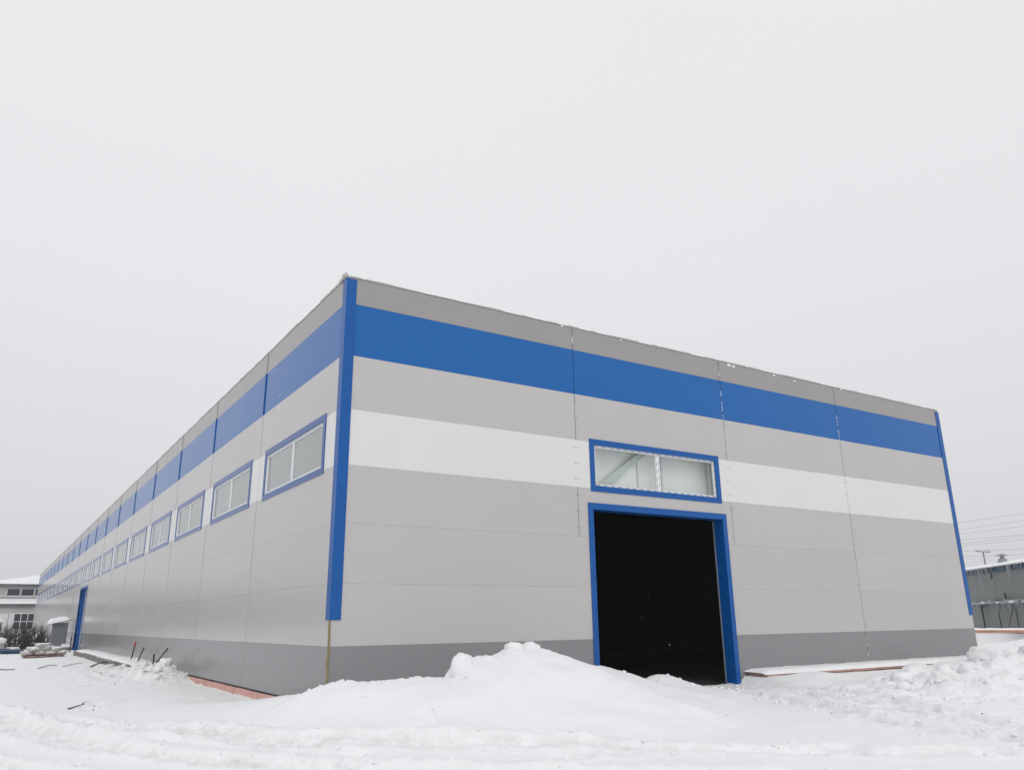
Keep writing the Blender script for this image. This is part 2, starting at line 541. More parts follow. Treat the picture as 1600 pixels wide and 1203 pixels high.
def height(x, y):
    h = -0.36 + 0.05 * fbm(x * 0.16, y * 0.16, 3) + 0.022 * fbm(x * 0.9, y * 0.9, 4)
    h += 0.27 * sst(11, 23, x) * sst(-9, -1, y) + 0.58 * sst(23, 37, x) * sst(-14, 3, y) - 0.35 * sst(40, 48, x)
    # plough bank in front of the wall
    d, hc, side = polyd(x, y, CREST)
    _, hs, _ = polyd(x, y, CREST_S)
    wob = 0.25 * fbm(x * 0.5, y * 0.5, 3)
    rise = np.maximum(hc + 0.36, 0)
    rs_ = np.maximum(hs + 0.36, 0)
    wf = 1.2 + 3.3 * np.sqrt(rs_) * (1 + 0.5 * wob)
    tf = np.clip(d / wf, 0, 1)
    tb = np.clip(d / 0.85, 0, 1)
    front = (side > 0)
    pf = 0.35 * (1 - tf) ** 1.3 + 0.65 * (1 - tf) ** 2 * (1 + 2 * tf)
    k1 = np.exp(-(d / 1.0) ** 2)
    hf = (hs - h) * pf + (hc - hs) * k1
    hb = (hc - h) * (0.5 + 0.5 * np.cos(np.pi * tb))
    bank = np.where(front, hf, hb)
    h = np.where(d < 6, h + np.maximum(bank, 0), h)
    h += 0.09 * fbm(x * 0.75 + 2, y * 0.75, 3) * pf * (1 - k1) * front * np.clip(rs_ * 1.5, 0, 1)
    near = np.exp(-(d / 0.5) ** 2) * np.clip(rise, 0, 1)
    h += near * (0.050 * fbm(x * 2.6, y * 2.6, 3) + 0.028 * np.abs(fbm(x * 8, y * 8, 3)))
    h += 0.03 * fbm(x * 1.3 + 5, y * 1.3, 4) * np.clip(rise, 0, 1) * (1 - tf)
    h += 0.13 * np.exp(-((x - 7.55) / 0.42) ** 2 - ((y + 1.25) / 0.4) ** 2) + 0.08 * np.exp(-((x - 6.0) / 0.3) ** 2 - ((y + 1.6) / 0.35) ** 2)
    # snow heap along the side wall
    ridge = np.exp(-((x + 0.75) / 0.75) ** 2) * sst(11.2, 12.6, y) * (1 - 0.55 * sst(14, 24, y)) * (1 - sst(34, 44, y))
    lumps = np.abs(fbm(x * 1.7, y * 1.7, 4))
    h += ridge * (0.24 + 0.22 * lumps) * (1 - 0.75 * sst(14, 20, y)) + 0.16 * np.exp(-((x + 0.7) / 0.35) ** 2 - ((y - 12.7) / 0.5) ** 2)
    apr = np.exp(-((x + 1.6) / 1.5) ** 2) * sst(8.5, 13, y) * (1 - sst(19, 27, y))
    h += apr * (0.04 + 0.17 * lumps)
    # drift between beam and wall, behind the beam
    h += 0.30 * sst(-0.62, -0.45, x) * sst(17, 21, y) * (1 - sst(39, 41, y)) * (1 - sst(0.2, 0.5, x))
    # lumpy ploughed snow to the right of the gate drive
    px, py = x - 15.0, y + 3.9
    a = math.radians(20)
    ux, uy = px * math.cos(a) + py * math.sin(a), -px * math.sin(a) + py * math.cos(a)
    mk = np.exp(-(np.abs(ux / 5.6) ** 3 + np.abs(uy / 1.9) ** 3))
    l2 = np.sqrt(fbm(x * 0.85 + 3, y * 0.85, 5, 0.5) ** 2 + 0.006)
    l3 = np.sqrt(fbm(x * 0.42 + 9, y * 0.42, 3) ** 2 + 0.004)
    h += mk * (0.06 + 0.30 * l2 + 0.34 * l3)
    mk2 = np.exp(-(np.abs((x - 25.5) / 5) ** 3 + np.abs((y + 3.5) / 3.5) ** 3))
    h += mk2 * (0.02 + 0.5 * l2)
    rough_r = sst(6, 10, x) * sst(-13, -8, y) * (1 - sst(26, 34, x))
    h += rough_r * 0.05 * np.abs(fbm(x * 1.6, y * 1.6, 4))
    rg, _, _ = polyd(x, y, [(-5.4, 5.5), (-4.6, 2.6), (-3.3, -0.9), (-1.2, -3.6), (0.8, -5.3), (2.6, -6.6)])
    rl = np.exp(-(rg / 0.55) ** 2) * (1 - sst(1, 3, x))
    h += rl * (0.06 + 0.09 * fbm(x * 0.8 + 7, y * 0.8, 4))
    # ruts
    dirt = np.zeros(x.shape)
    for pts, wd, dp in RUTS:
        dd, _, _ = polyd(x, y, pts)
        dd = dd + 0.10 * fbm(x * 1.1, y * 1.1, 3)
        m_ = 1 - sst(wd * 0.55, wd, dd)
        h -= m_ * dp * (0.8 + 0.4 * fbm(x * 4, y * 4, 3) + 0.25 * fbm(x * 11, y * 11, 3))
        rim = np.exp(-((dd - wd * 1.25) / 0.13) ** 2)
        h += rim * dp * (0.3 + 0.45 * np.abs(fbm(x * 2.6, y * 2.6, 4)))
        dirt = np.maximum(dirt, m_ * 0.55 + rim * 0.25)
    for (cx, cy, r, dp) in DENTS:
        q = np.hypot(x - cx, y - cy) / r
        h += dp * (-np.exp(-q ** 4) + 0.45 * np.exp(-((q - 1.25) / 0.3) ** 2))
        dirt = np.maximum(dirt, 0.5 * np.exp(-q ** 2))
    dirt = np.maximum(dirt, mk * np.clip(l2 * 1.2 - 0.1, 0, 0.8) * 0.8)
    dirt = np.maximum(dirt, 0.75 * np.exp(-((x - 9.9) / 1.6) ** 2 - ((y + 0.6) / 1.2) ** 2))
    dirt = np.maximum(dirt, ridge * 0.6 * lumps + apr * 0.5 * lumps)
    # drive at the gate mouth, flat
    gm = sst(8.35, 9.0, x) * (1 - sst(11.2, 12.0, x)) * sst(-2.5, -0.4, y)
    h = h * (1 - gm) + gm * (-0.36 + 0.03 * fbm(x * 3, y * 3, 4))
    # in front of the foam skirt right of the gate, and along the side wall's foot
    sk = sst(11.42, 11.62, x) * (1 - sst(20.5, 22.5, x)) * sst(-2.6, -0.9, y)
    zs = -0.163 - 0.03 * sst(14.0, 14.6, x) * (1 - sst(18.2, 19, x)) + 0.075 * np.exp(-((x - 13.3) / 0.55) ** 2) + 0.015 * fbm(x * 1.2, y * 1.2, 3) + 0.10 * sst(18.8, 20, x)
    h = h * (1 - sk) + sk * zs
    sw = sst(-1.0, -0.35, x) * sst(2.6, 4.2, y) * (1 - sst(10.6, 11.8, y))
    h = h * (1 - sw) + sw * np.minimum(h, -0.375 + 0.035 * fbm(x * 1.6, y * 1.6, 3))
    # nothing of it inside the building
    ins = sst(0.12, 0.3, x) * (1 - sst(23.2, 23.35, x)) * sst(0.25, 0.6, y) * (1 - sst(122, 122.6, y))
    h = h * (1 - ins) + ins * (-0.75)
    far = np.hypot(x, y)
    return h, dirt * (1 - sst(60, 90, far))


az0 = 0.5729
fa = np.linspace(az0 - 0.68, az0 + 0.68, 760)
ca = np.linspace(az0 + 0.68, az0 - 0.68 + 2 * np.pi, 74)[1:-1]
ang = np.concatenate([fa, ca])
rad = np.concatenate([np.linspace(0.4, 6, 14)[:-1], np.geomspace(6, 45, 340)[:-1], np.geomspace(45, 220, 80)[:-1], np.geomspace(220, 4000, 26)])
A, Rr = np.meshgrid(ang, rad, indexing='ij')
X = CAM[0] + np.sin(A) * Rr
Y = CAM[1] + np.cos(A) * Rr
H, D = height(X, Y)
na, nr = len(ang), len(rad)
co = np.stack([X, Y, H], -1).reshape(-1, 3)
c0, _ = height(np.array([CAM[0]]), np.array([CAM[1]]))
co = np.vstack([co, [[CAM[0], CAM[1], c0[0]]]])
i = np.arange(na)[:, None]
j = np.arange(nr - 1)[None, :]
i2 = (i + 1) % na
quads = np.stack([i * nr + j, i * nr + j + 1, i2 * nr + j + 1, i2 * nr + j], -1).reshape(-1, 4)
fan = np.stack([np.full(na, na * nr), np.arange(na) * nr, ((np.arange(na) + 1) % na) * nr], -1)
me = bpy.data.meshes.new('snow_ground')
nq, nf = len(quads), len(fan)
me.vertices.add(len(co))
me.vertices.foreach_set('co', co.astype(np.float32).ravel())
me.loops.add(nq * 4 + nf * 3)
me.loops.foreach_set('vertex_index', np.concatenate([quads.ravel(), fan.ravel()]).astype(np.int32))
me.polygons.add(nq + nf)
me.polygons.foreach_set('loop_start', np.concatenate([np.arange(nq) * 4, nq * 4 + np.arange(nf) * 3]).astype(np.int32))
me.polygons.foreach_set('use_smooth', np.ones(nq + nf, bool))
me.update(calc_edges=True)
me.validate()
atr = me.attributes.new('dirt', 'FLOAT', 'POINT')
atr.data.foreach_set('value', np.append(D.ravel(), 0).astype(np.float32))
gnd = link('snow_ground', me, 'snow')
tag(gnd, 'white ploughed snow covering the yard', kind='structure')


def gz(x, y):
    return float(height(np.array([float(x)]), np.array([float(y)]))[0][0])


# ---------------------------------------------------------------- warehouse
ZB, ZD, PH = -0.20, 0.8764, 1.2047
ROWZ = [ZB, ZD] + [ZD + PH * k for k in range(1, 7)] + [8.72]
ROWM = ['panel_dark', 'panel_light', 'panel_light', 'panel_light', 'panel_white', 'panel_light', 'panel_blue', 'panel_top']
LX, LY = 23.454, 122.6
J = [6.233, 11.706, 17.179]
wh = thing('warehouse', (0, 0, -0.35), 'long grey steel-panel warehouse with blue and white stripes standing in snow', 'warehouse')
GAP, HG = 0.009, 0.0012

# front wall: posts behind the joints carry the panels
fw = box('front_wall', (0.12, 0.115, 8.30), (LX - 0.12, 0.30, 8.49), 'dark_frame', wh)
for x in [0.25] + J + [LX - 0.25]:
    zb = 4.2 if x in (J[0], J[1]) else -0.5
    sbox('wall_post', (x - 0.12, 0.115, zb), (x + 0.12, 0.30, 8.295), 'dark_frame', fw)


def fpanel(r, x0, x1, z0=None, z1=None, name='panel'):
    z0 = ROWZ[r] if z0 is None else z0
    z1 = ROWZ[r + 1] if z1 is None else z1
    return sbox(name, (x0 + GAP, 0.0, z0 + HG), (x1 - GAP, 0.10, z1 - HG), ROWM[r], fw)


for r in (0, 1, 2):
    fpanel(r, 0.012, 6.55)
    fpanel(r, 11.44, J[2])
    fpanel(r, J[2], LX)
fpanel(3, 0.012, J[0])
fpanel(3, J[1], J[2])
fpanel(3, J[2], LX)
# the notched panel over the gate
z0, z1 = ROWZ[3] + HG, ROWZ[4] - HG
pg = [(J[0] + GAP, z0), (6.55, z0), (6.55, 4.12), (11.44, 4.12), (11.44, z0), (J[1] - GAP, z0), (J[1] - GAP, z1), (J[0] + GAP, z1)]
n = len(pg)
mb = MB()
mb.add([(p[0], 0.0, p[1]) for p in pg] + [(p[0], 0.10, p[1]) for p in pg],
       [tuple(range(n)), tuple(range(n, 2 * n))[::-1]] + [(k, k + n, (k + 1) % n + n, (k + 1) % n) for k in range(n)])
mb.build('panel', 'panel_light', fw)
fpanel(4, 0.012, 6.80 - GAP)
fpanel(4, 11.19 + GAP, J[2])
fpanel(4, J[2], LX)
# slips of white panel above and below the window opening
sbox('panel', (6.80, 0.0, ROWZ[4] + HG), (11.19, 0.10, 4.545), 'panel_white', fw)
sbox('panel', (6.80, 0.0, 5.65), (11.19, 0.10, ROWZ[5] - HG), 'panel_white', fw)
for r in (5, 6, 7):
    for a, c in zip([0.012] + J, J + [LX]):
        fpanel(r, a, c)

# side wall
JY = [0.131 + 6 * k for k in range(1, 21)]
swl = box('side_wall', (0.115, 0.31, 8.30), (0.30, LY - 0.05, 8.49), 'dark_frame', wh)
for y in [0.45] + JY + [LY - 0.3]:
    sbox('wall_post', (0.115, y - 0.12, -0.5), (0.30, y + 0.12, 8.295), 'dark_frame', swl)
bounds = [0.012] + JY + [LY]
for k, (a, c) in enumerate(zip(bounds[:-1], bounds[1:])):
    g2 = 0.004
    door = (k == 8)
    for r in range(8):
        zz0, zz1 = ROWZ[r] + HG, ROWZ[r + 1] - HG
        if r == 4 and k < 20:
            o0, o1 = 1.02 + 6 * k, 5.40 + 6 * k
            sbox('panel', (0.0, a + g2, zz0), (0.10, o0, zz1), 'panel_white', swl)
            sbox('panel', (0.0, o1, zz0), (0.10, c - g2, zz1), 'panel_white', swl)
            sbox('panel', (0.0, o0, zz0), (0.10, o1, 4.545), 'panel_white', swl)
            sbox('panel', (0.0, o0, 5.65), (0.10, o1, zz1), 'panel_white', swl)
        elif door and r < 4:
            q1 = 4.12 if r == 3 else zz1
            sbox('panel', (0.0, a + g2, zz0), (0.10, 49.0, zz1), ROWM[r], swl)
            if r == 3:
                sbox('panel', (0.0, 49.0, 4.12), (0.10, 53.95, zz1), ROWM[r], swl)
            sbox('panel', (0.0, 53.95, zz0), (0.10, c - g2, zz1), ROWM[r], swl)
        else:
            sbox('panel', (0.0, a + g2, zz0), (0.10, c - g2, zz1), ROWM[r], swl)
# pressed cover strips over the side joints, one per colour
for y in JY:
    for (r0, r1, m, pr) in ((1, 4, 'panel_light', 0.010), (4, 5, 'panel_white', 0.008), (5, 6, 'panel_light', 0.010), (6, 7, 'trim_blue', 0.026), (7, 8, 'panel_top', 0.016)):
        sbox('joint_strip', (-pr, y - 0.03, ROWZ[r0] + 0.003), (-0.0005, y + 0.03, ROWZ[r1] - 0.003), m, swl)

# the two walls out of sight, roof and floor
box('rear_wall', (0.0, LY, -0.6), (LX, LY + 0.12, 8.72), 'panel_light', wh)
box('right_wall', (LX - 0.10, 0.11, -0.6), (LX, LY - 0.01, 8.71), 'panel_light', wh)
box('roof', (0.11, 0.11, 8.50), (LX - 0.11, LY - 0.01, 8.66), 'panel_light', wh)
box('floor', (0.12, 0.12, -0.55), (LX - 0.12, LY - 0.05, -0.37), 'floor_dark', wh)
mb = MB()  # added shell, not a building part: swallows daylight so the gate opening stays black
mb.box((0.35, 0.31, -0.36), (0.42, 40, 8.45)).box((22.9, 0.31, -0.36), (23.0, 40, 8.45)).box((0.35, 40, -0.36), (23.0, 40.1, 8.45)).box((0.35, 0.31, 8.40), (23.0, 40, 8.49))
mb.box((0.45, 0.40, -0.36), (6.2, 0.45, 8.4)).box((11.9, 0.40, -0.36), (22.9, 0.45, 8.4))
mb.build('light_blocker', 'blocker_black', wh)

# corner flashings
mb = MB()
P_ = 0.022
mb.box((-P_, -P_, 1.375), (0.215, -0.001, 8.68)).box((-P_, -0.001, 1.375), (-0.001, 0.205, 8.68))
mb.build('corner_trim', 'trim_blue', wh)
mb = MB()
mb.box((LX - 0.20, -P_, 1.32), (LX + P_, -0.001, 8.67)).box((LX + 0.001, -0.001, 1.32), (LX + P_, 0.20, 8.67))
mb.build('corner_trim', 'trim_blue', wh)
# foam-filled corner joint below the flashing
mb = MB()
for k in range(7):
    za = -0.2 + k * 0.225
    jx = random.uniform(-0.006, 0.006)
    mb.box((-0.022 + jx, -0.022 - jx, za), (0.018 + jx, 0.010 - jx, za + 0.2245))
mb.build('corner_foam', 'foam_yellow', wh)

# parapet edge: thin capping, its torn film and bits of clinging snow
box('parapet_cap', (-0.012, -0.012, 8.722), (LX + 0.012, 0.13, 8.738), 'panel_top', wh)
box('parapet_cap', (-0.012, 0.131, 8.722), (0.13, LY, 8.738), 'panel_top', wh)
mb = MB()
for k in range(95):
    x = random.uniform(0.1, LX - 0.2)
    wd_, hh = random.uniform(0.05, 0.5), random.uniform(0.008, 0.035)
    mb.box((x, -0.012 + random.uniform(0, .01), 8.739), (x + wd_, random.uniform(0.02, 0.1), 8.739 + hh))
for k in range(220):
    y = random.uniform(0.2, 90)
    wd_, hh = random.uniform(0.05, 0.8), random.uniform(0.01, 0.05)
    mb.box((-0.012 + random.uniform(0, .01), y, 8.739), (random.uniform(0.02, 0.1), y + wd_, 8.739 + hh))
tag(mb.build('film_scraps', 'scrap', wh), kind='stuff')
for (x, z, s) in ((12.15, 8.66, 0.11), (12.35, 8.65, 0.09), (14.2, 8.66, 0.07), (15.2, 8.62, 0.07), (0.02, 8.76, 0.09), (17.6, 8.7, 0.06), (7.9, 8.68, 0.05), (5.9, 8.7, 0.05)):
    lump('snow_clump', (x, -0.01, z), (s * .7, 0.03, s * 0.45), 'snow', wh, seed=x, amp=0.5, sub=2)
lump('insulation_scrap', (-0.03, 0.06, 8.76), (0.07, 0.1, 0.06), 'scrap', wh, seed=4, amp=0.6, sub=2)
lump('insulation_scrap', (-0.02, 0.35, 8.735), (0.05, 0.12, 0.04), 'scrap', wh, seed=5, amp=0.6, sub=2)

# screws in pairs beside the front joints, and white sealant smears
mb, ms_ = MB(), MB()
for x in J:
    for r in range(8):
        if x in (J[0], J[1]) and r < 3:
            continue
        for q in (0.17, 0.5, 0.83):
            z = ROWZ[r] + (ROWZ[r + 1] - ROWZ[r]) * q
            for s in (-1, 1):
                mb.box((x + s * 0.05 - 0.012, -0.006, z - 0.011), (x + s * 0.05 + 0.012, -0.0005, z + 0.011))
tag(mb.build('screws', 'screw_grey', fw), kind='stuff')
for x, za, zb in ((J[1], 6.92, 7.85), (J[2], 6.9, 7.7), (J[1], 8.25, 8.45), (J[2], -.1, 0.75), (J[0], 8.3, 8.5)):
    z = za
    while z < zb:
        l = random.uniform(0.04, 0.18)
        ms_.box((x - 0.006 + random.uniform(-.003, .003), -0.004, z), (x + 0.006, 0.05, z + l))
        z += l + random.uniform(0.03, 0.16)
tag(ms_.build('sealant_smears', 'film_pale', fw), kind='stuff')

# front window over the gate
mb = MB()
mb.ring('x', 6.65, 11.33, 4.42, 5.77, 0.135, -0.022, -0.0006)
mb.ring('x', 6.785, 11.195, 4.555, 5.635, 0.012, -0.020, 0.085)
fwin = mb.build('window', 'trim_blue', wh)
mb = MB().ring('x', 6.798, 11.182, 4.568, 5.622, 0.058, 0.030, 0.085)
mb.box((8.925, 0.024, 4.626), (9.065, 0.085, 5.564))
mb.build('window_frame', 'pvc_white', fwin)
box('pane', (6.856, 0.055, 4.626), (8.925, 0.063, 5.564), 'glass', fwin)
box('pane', (9.065, 0.055, 4.626), (11.124, 0.063, 5.564), 'glass', fwin)
mb = MB()
for x in np.arange(6.85, 11.1, 0.245):
    mb.box((x, 0.0275, 4.585), (x + 0.12, 0.0295, 4.605)).box((x, 0.0275, 5.585), (x + 0.12, 0.0295, 5.603))
for z in np.arange(4.66, 5.5, 0.2):
    mb.box((8.945, 0.0215, z), (8.96, 0.0235, z + 0.11)).box((9.02, 0.0215, z + 0.05), (9.035, 0.0235, z + 0.16))
    mb.box((6.815, 0.0275, z), (6.828, 0.0295, z + 0.11)).box((11.15, 0.0275, z), (11.163, 0.0295, z + 0.11))
tag(mb.build('film_print', 'print_grey', fwin), kind='stuff')
mb = MB()
mb.box((6.7, 0.47, 4.3), (11.4, 0.52, 6.1)).box((6.66, 0.12, 4.3), (6.7, 0.52, 6.1)).box((11.4, 0.12, 4.3), (11.44, 0.52, 6.1))
mb.box((6.7, 0.12, 4.3), (11.4, 0.47, 4.34)).box((6.7, 0.12, 6.06), (11.4, 0.47, 6.1))
mb.build('window_reveal', 'film_pale', fwin)
mb = MB()
dx, dz = 8.94 - 7.25, 5.75 - 4.62
ln = math.hypot(dx, dz)
nx_, nz_ = -dz / ln * 0.085, dx / ln * 0.085
q = [(7.05 + nx_, 4.50 + nz_), (7.05 - nx_, 4.50 - nz_), (9.2 - nx_, 5.93 - nz_), (9.2 + nx_, 5.93 + nz_)]
mb.add([(p[0], 0.34, p[1]) for p in q] + [(p[0], 0.44, p[1]) for p in q], [(0, 1, 2, 3), (7, 6, 5, 4), (0, 4, 5, 1), (1, 5, 6, 2), (2, 6, 7, 3), (3, 7, 4, 0)])
mb.box((8.625, 0.445, 4.34), (8.655, 0.465, 5.45)).box((9.38, 0.3, 4.34), (9.41, 0.33, 6.06)).box((11.28, 0.3, 4.34), (11.40, 0.42, 6.06))
mb.build('brace', 'galv_pale', fwin)

# gate: blue lining boards round a dark opening
mb = MB()
mb.box((6.535, -0.024, -0.5), (6.69, 0.33, 4.125)).box((11.285, -0.024, -0.5), (11.445, 0.33, 4.125)).box((6.69, -0.024, 3.965), (11.285, 0.33, 4.125))
gate = mb.build('gate', 'trim_blue', wh)
box('seal_strip', (11.27, 0.331, -0.36), (11.285, 0.36, 3.95), 'steel_primer', gate)

# side windows, one per bay
def side_window(k):
    o = 6 * k
    mb = MB().ring('y', 0.87 + o, 5.55 + o, 4.42, 5.77, 0.135, -0.020, -0.0006)
    mb.ring('y', 1.005 + o, 5.415 + o, 4.555, 5.635, 0.012, -0.018, 0.07)
    return mb


w0 = side_window(0).build('window', 'trim_blue_pale', wh)
mb = MB().ring('y', 1.018, 5.402, 4.568, 5.622, 0.065, 0.022, 0.07)
mb.box((0.018, 3.15, 4.634), (0.07, 3.27, 5.556))
wf0 = mb.build('window_frame', 'pvc_white', w0)
pa0 = box('pane', (0.045, 1.083, 4.633), (0.055, 3.15, 5.557), 'pane_pale', w0)
pb0 = box('pane', (0.045, 3.27, 4.633), (0.055, 5.337, 5.557), 'pane_pale', w0)
for k in range(1, 20):
    c = w0.copy()
    COL.objects.link(c)
    c.location = w0.location + Vector((0, 6 * k, 0))
    for ch in (wf0, pa0, pb0):
        d = ch.copy()
        COL.objects.link(d)
        d.parent = c

# side gate with a recessed pale leaf
mb = MB()
mb.box((-0.022, 48.86, -0.5), (0.42, 49.0, 4.12)).box((-0.022, 53.95, -0.5), (0.42, 54.1, 4.12)).box((-0.022, 49.0, 3.98), (0.42, 53.95, 4.12))
sg = mb.build('gate', 'trim_blue', wh)
box('gate_leaf', (0.34, 49.0, -0.36), (0.40, 53.95, 3.98), 'far_wall', sg)

# foam boards round the foot of the walls
y = 0.4
k = 0
while y < 27:
    sbox('foam_board', (-0.075 - 0.004 * (k % 3), y + 0.004, -0.62), (0.02, y + 1.196, -0.226 - 0.005 * (k % 2)), 'foam_pink', wh)
    y += 1.2
    k += 1
box('drip_edge', (-0.03, 0.03, -0.215), (0.10, 48.8, -0.203), 'dark_frame', wh)
x = 11.78
k = 0
while x < 22.5:
    o_ = sbox('foam_board', (x + 0.004, -0.66 - 0.012 * (k % 2), -0.165), (x + 1.196, -0.02, -0.105), 'foam_pink', wh)
    x += 1.2
    k += 1
# snow ledge on those boards
V, F = [], []
NX, NP = 260, 9
for i_ in range(NX + 1):
    x = 11.62 + (22.9 - 11.62) * i_ / NX
    end = min(1.0, (x - 11.62) / 0.4) ** 0.5
    th = (0.095 + 0.018 * mnoise.noise(Vector((x * 1.3, 2, 0))) + 0.012 * mnoise.noise(Vector((x * 5, 7, 0)))) * (0.25 + 0.75 * end)
    yo = -0.70 + 0.02 * mnoise.noise(Vector((x * 2.2, 0, 3)))
    for q in range(NP + 1):
        s = q / NP
        yy = yo + (0.01 - yo) * s
        zz = -0.104 + th * min(1, (s * 6)) ** 0.5 + 0.02 * s
        V.append((x, yy, zz if q else -0.112))
for i_ in range(NX):
    for q in range(NP):
        a = i_ * (NP + 1) + q
        F.append((a, a + NP + 1, a + NP + 2, a + 1))
mb = MB()
mb.v, mb.f = V, F
led = mb.build('snow_ledge', 'snow', None, smooth=True)
tag(led, 'strip of snow lying on the pink foam skirt beside the gate', kind='structure')

# ---------------------------------------------------------------- things beside the side wall
bm_ = thing('concrete_beam', (-0.75, 30, -0.45), 'long concrete beam topped with snow lying along the side wall', 'beam')
mb = MB()
for k in range(4):
    ya = 18.0 + k * 5.8
    mb.box((-0.98 + 0.01 * (k % 2), ya, -0.85), (-0.52, ya + 5.785, -0.075 + 0.008 * (k % 3)))
mb.build('beam_body', 'concrete', bm_)
cap_snow('snow_cap', -0.98, -0.30, 17.6, 41.2, -0.085, 0.13, bm_, seed=3, nx=8, ny=120, over=0.0)


def rod(pts, r, m, label, tip=None):
    mb = MB().tube(pts, r, 8)
    o = mb.build('steel_rod', m, None, smooth=False)
    tag(o, label, 'rod', 'rods sticking out of the snow by the side wall')
    if tip:
        p, q = Vector(pts[-2]), Vector(pts[-1])
        a = q - (q - p).normalized() * tip
        MB().tube([a, q + (q - p).normalized() * 0.012], r * 1.35, 8).build('painted_tip', 'red_paint', o)
    return o


rod([(-0.58, 22.3, -0.5), (-0.5, 21.3, 0.10), (-0.5, 20.75, 0.68)], 0.026, 'rust_dark', 'dark leaning rod with a red tip stuck in snow by the side wall', 0.22)
rod([(-0.55, 20.9, -0.5), (-0.5, 19.6, 0.03), (-0.5, 18.54, 0.50)], 0.024, 'rust_dark', 'plain leaning rod next to the red-tipped one')
rod([(-0.5, 16.1, -0.5), (-0.5, 16.2, 0.34)], 0.03, 'rust_dark', 'short upright rod stub at the foot of the side wall')
rod([(-0.5, 17.5, -0.6), (-0.5, 15.95, -0.02), (-0.5, 13.76, 0.58)], 0.024, 'rust_dark', 'slanting rod crossing behind the short upright stub, nearest the corner')

# branches and boards on the snow
def branch(pts, r, label, m='wood_dark', name='branch', snow=True):
    P3 = [(p[0], p[1], gz(p[0], p[1]) + 0.012 + (p[2] if len(p) > 2 else 0)) for p in pts]
    o = MB().tube(P3, [r * (1 - 0.35 * k / (len(P3) - 1)) for k in range(len(P3))], 7).build(name, m)
    tag(o, label, name.replace('_', ' '), 'sticks lying on the snow at the left')
    return o


branch([(-5.0, 24.4), (-4.8, 24.1), (-4.45, 23.6)], 0.03, 'thick dark stick lying flat at the left edge of the picture')
branch([(-3.6, 24.2), (-3.3, 25.4, .05), (-3.05, 26.5, .05), (-2.75, 26.8)], 0.02, 'bent dark stick lying alone on smooth snow')
branch([(-2.1, 22.0), (-1.75, 22.8, .05), (-1.4, 23.8, .10), (-1.0, 24.6, .1)], 0.036, 'dark branch lying against the end of the snow heap')
branch([(-2.6, 25.6), (-2.2, 26.6, .04), (-1.6, 28.0, .04)], 0.015, 'thin dark branch behind the thicker one near the beam')
branch([(-3.95, 4.75), (-3.8, 5.0, .02), (-3.6, 5.3, .03)], 0.017, 'short grey piece of wood lying on open snow')
branch([(-1.1, 21.0, .12), (-1.0, 21.9, .2), (-0.9, 22.6, .2)], 0.016, 'twig lying across the heap below the red-tipped rod')
o = box('dark_board', (-1.55, 44.0, gz(-1.4, 44.3) + 0.01), (-1.2, 44.7, gz(-1.4, 44.3) + 0.06), 'rust_dark')
o.rotation_euler = (0.1, 0.2, 0.5)
tag(o, 'small dark board on the snow between the sacks and the beam', 'board')

# pallet of sacks under snow
zp = gz(-2.75, 40) - 0.09
pal = thing('pallet', (-2.7, 39.6, zp), 'reddish wooden pallet under the heap of snowy sacks', 'pallet')
for k in range(5):
    sbox('deck_board', (-3.7, 38.85 + k * 0.28, zp + 0.15), (-1.65, 39.05 + k * 0.28, zp + 0.19), 'pallet_wood', pal)
for k in range(4):
    sbox('bearer', (-3.6 + k * 0.62, 38.9, zp), (-3.45 + k * 0.62, 40.1, zp + 0.149), 'pallet_wood', pal)
SK = ((-3.45, .29, .34, .13, 'lower left'), (-2.85, .30, .36, .13, 'lower middle-left'), (-2.3, .30, .36, .13, 'lower middle-right'), (-1.78, .28, .30, .13, 'lower right'),
      (-3.12, .50, .38, .14, 'upper left'), (-2.58, .55, .38, .15, 'upper middle'), (-2.08, .49, .34, .13, 'upper right'), (-2.72, .72, .40, .11, 'topmost'))
for q, (x, z, wx, hz, wd_) in enumerate(SK):
    o = lump('sack', (x, 39.45 + 0.06 * (q % 2), zp + z), (wx, 0.48, hz), 'sack', None, seed=q + 11, amp=0.22, sub=3, rotz=0.15 * ((q * 7) % 5 - 2))
    tag(o, '%s sack in the snowy heap on the pallet' % wd_, 'sack', 'snow-dusted sacks on the pallet')
    lump('snow_cover', (x, 39.5 + 0.06 * (q % 2), zp + z + hz * 0.7), (wx * 1.02, 0.48, hz * 0.6), 'snow', o, seed=q + 31, amp=0.3, sub=3)

# grey cabinet with a pitched snowy lid
cb = thing('utility_cabinet', (-0.92, 55.6, -0.4), 'tall plain grey cabinet with a thick cap of snow beside the side gate', 'cabinet')
box('cabinet_body', (-1.42, 55.2, -0.6), (-0.42, 56.2, 1.60), 'cabinet_grey', cb)
mb = MB()
mb.add([(-1.78, 54.95, 1.45), (-0.18, 54.95, 1.80), (-0.18, 56.4, 1.80), (-1.78, 56.4, 1.45), (-1.78, 54.95, 1.51), (-0.18, 54.95, 1.86), (-0.18, 56.4, 1.86), (-1.78, 56.4, 1.51)], BF)
mb.build('cabinet_roof', 'cabinet_grey', cb)
cap_snow('snow_cap', -1.78, -0.42, 54.95, 56.4, 1.512, 0.33, cb, seed=8, over=0.02, slope=(0.219, 0))
sbox('snow_patch', (-0.40, 55.1, 1.815), (-0.2, 56.2, 1.90), 'snow', cb)
box('cabinet_door', (-1.36, 55.185, -0.2), (-0.48, 55.198, 1.35), 'cabinet_grey', cb)

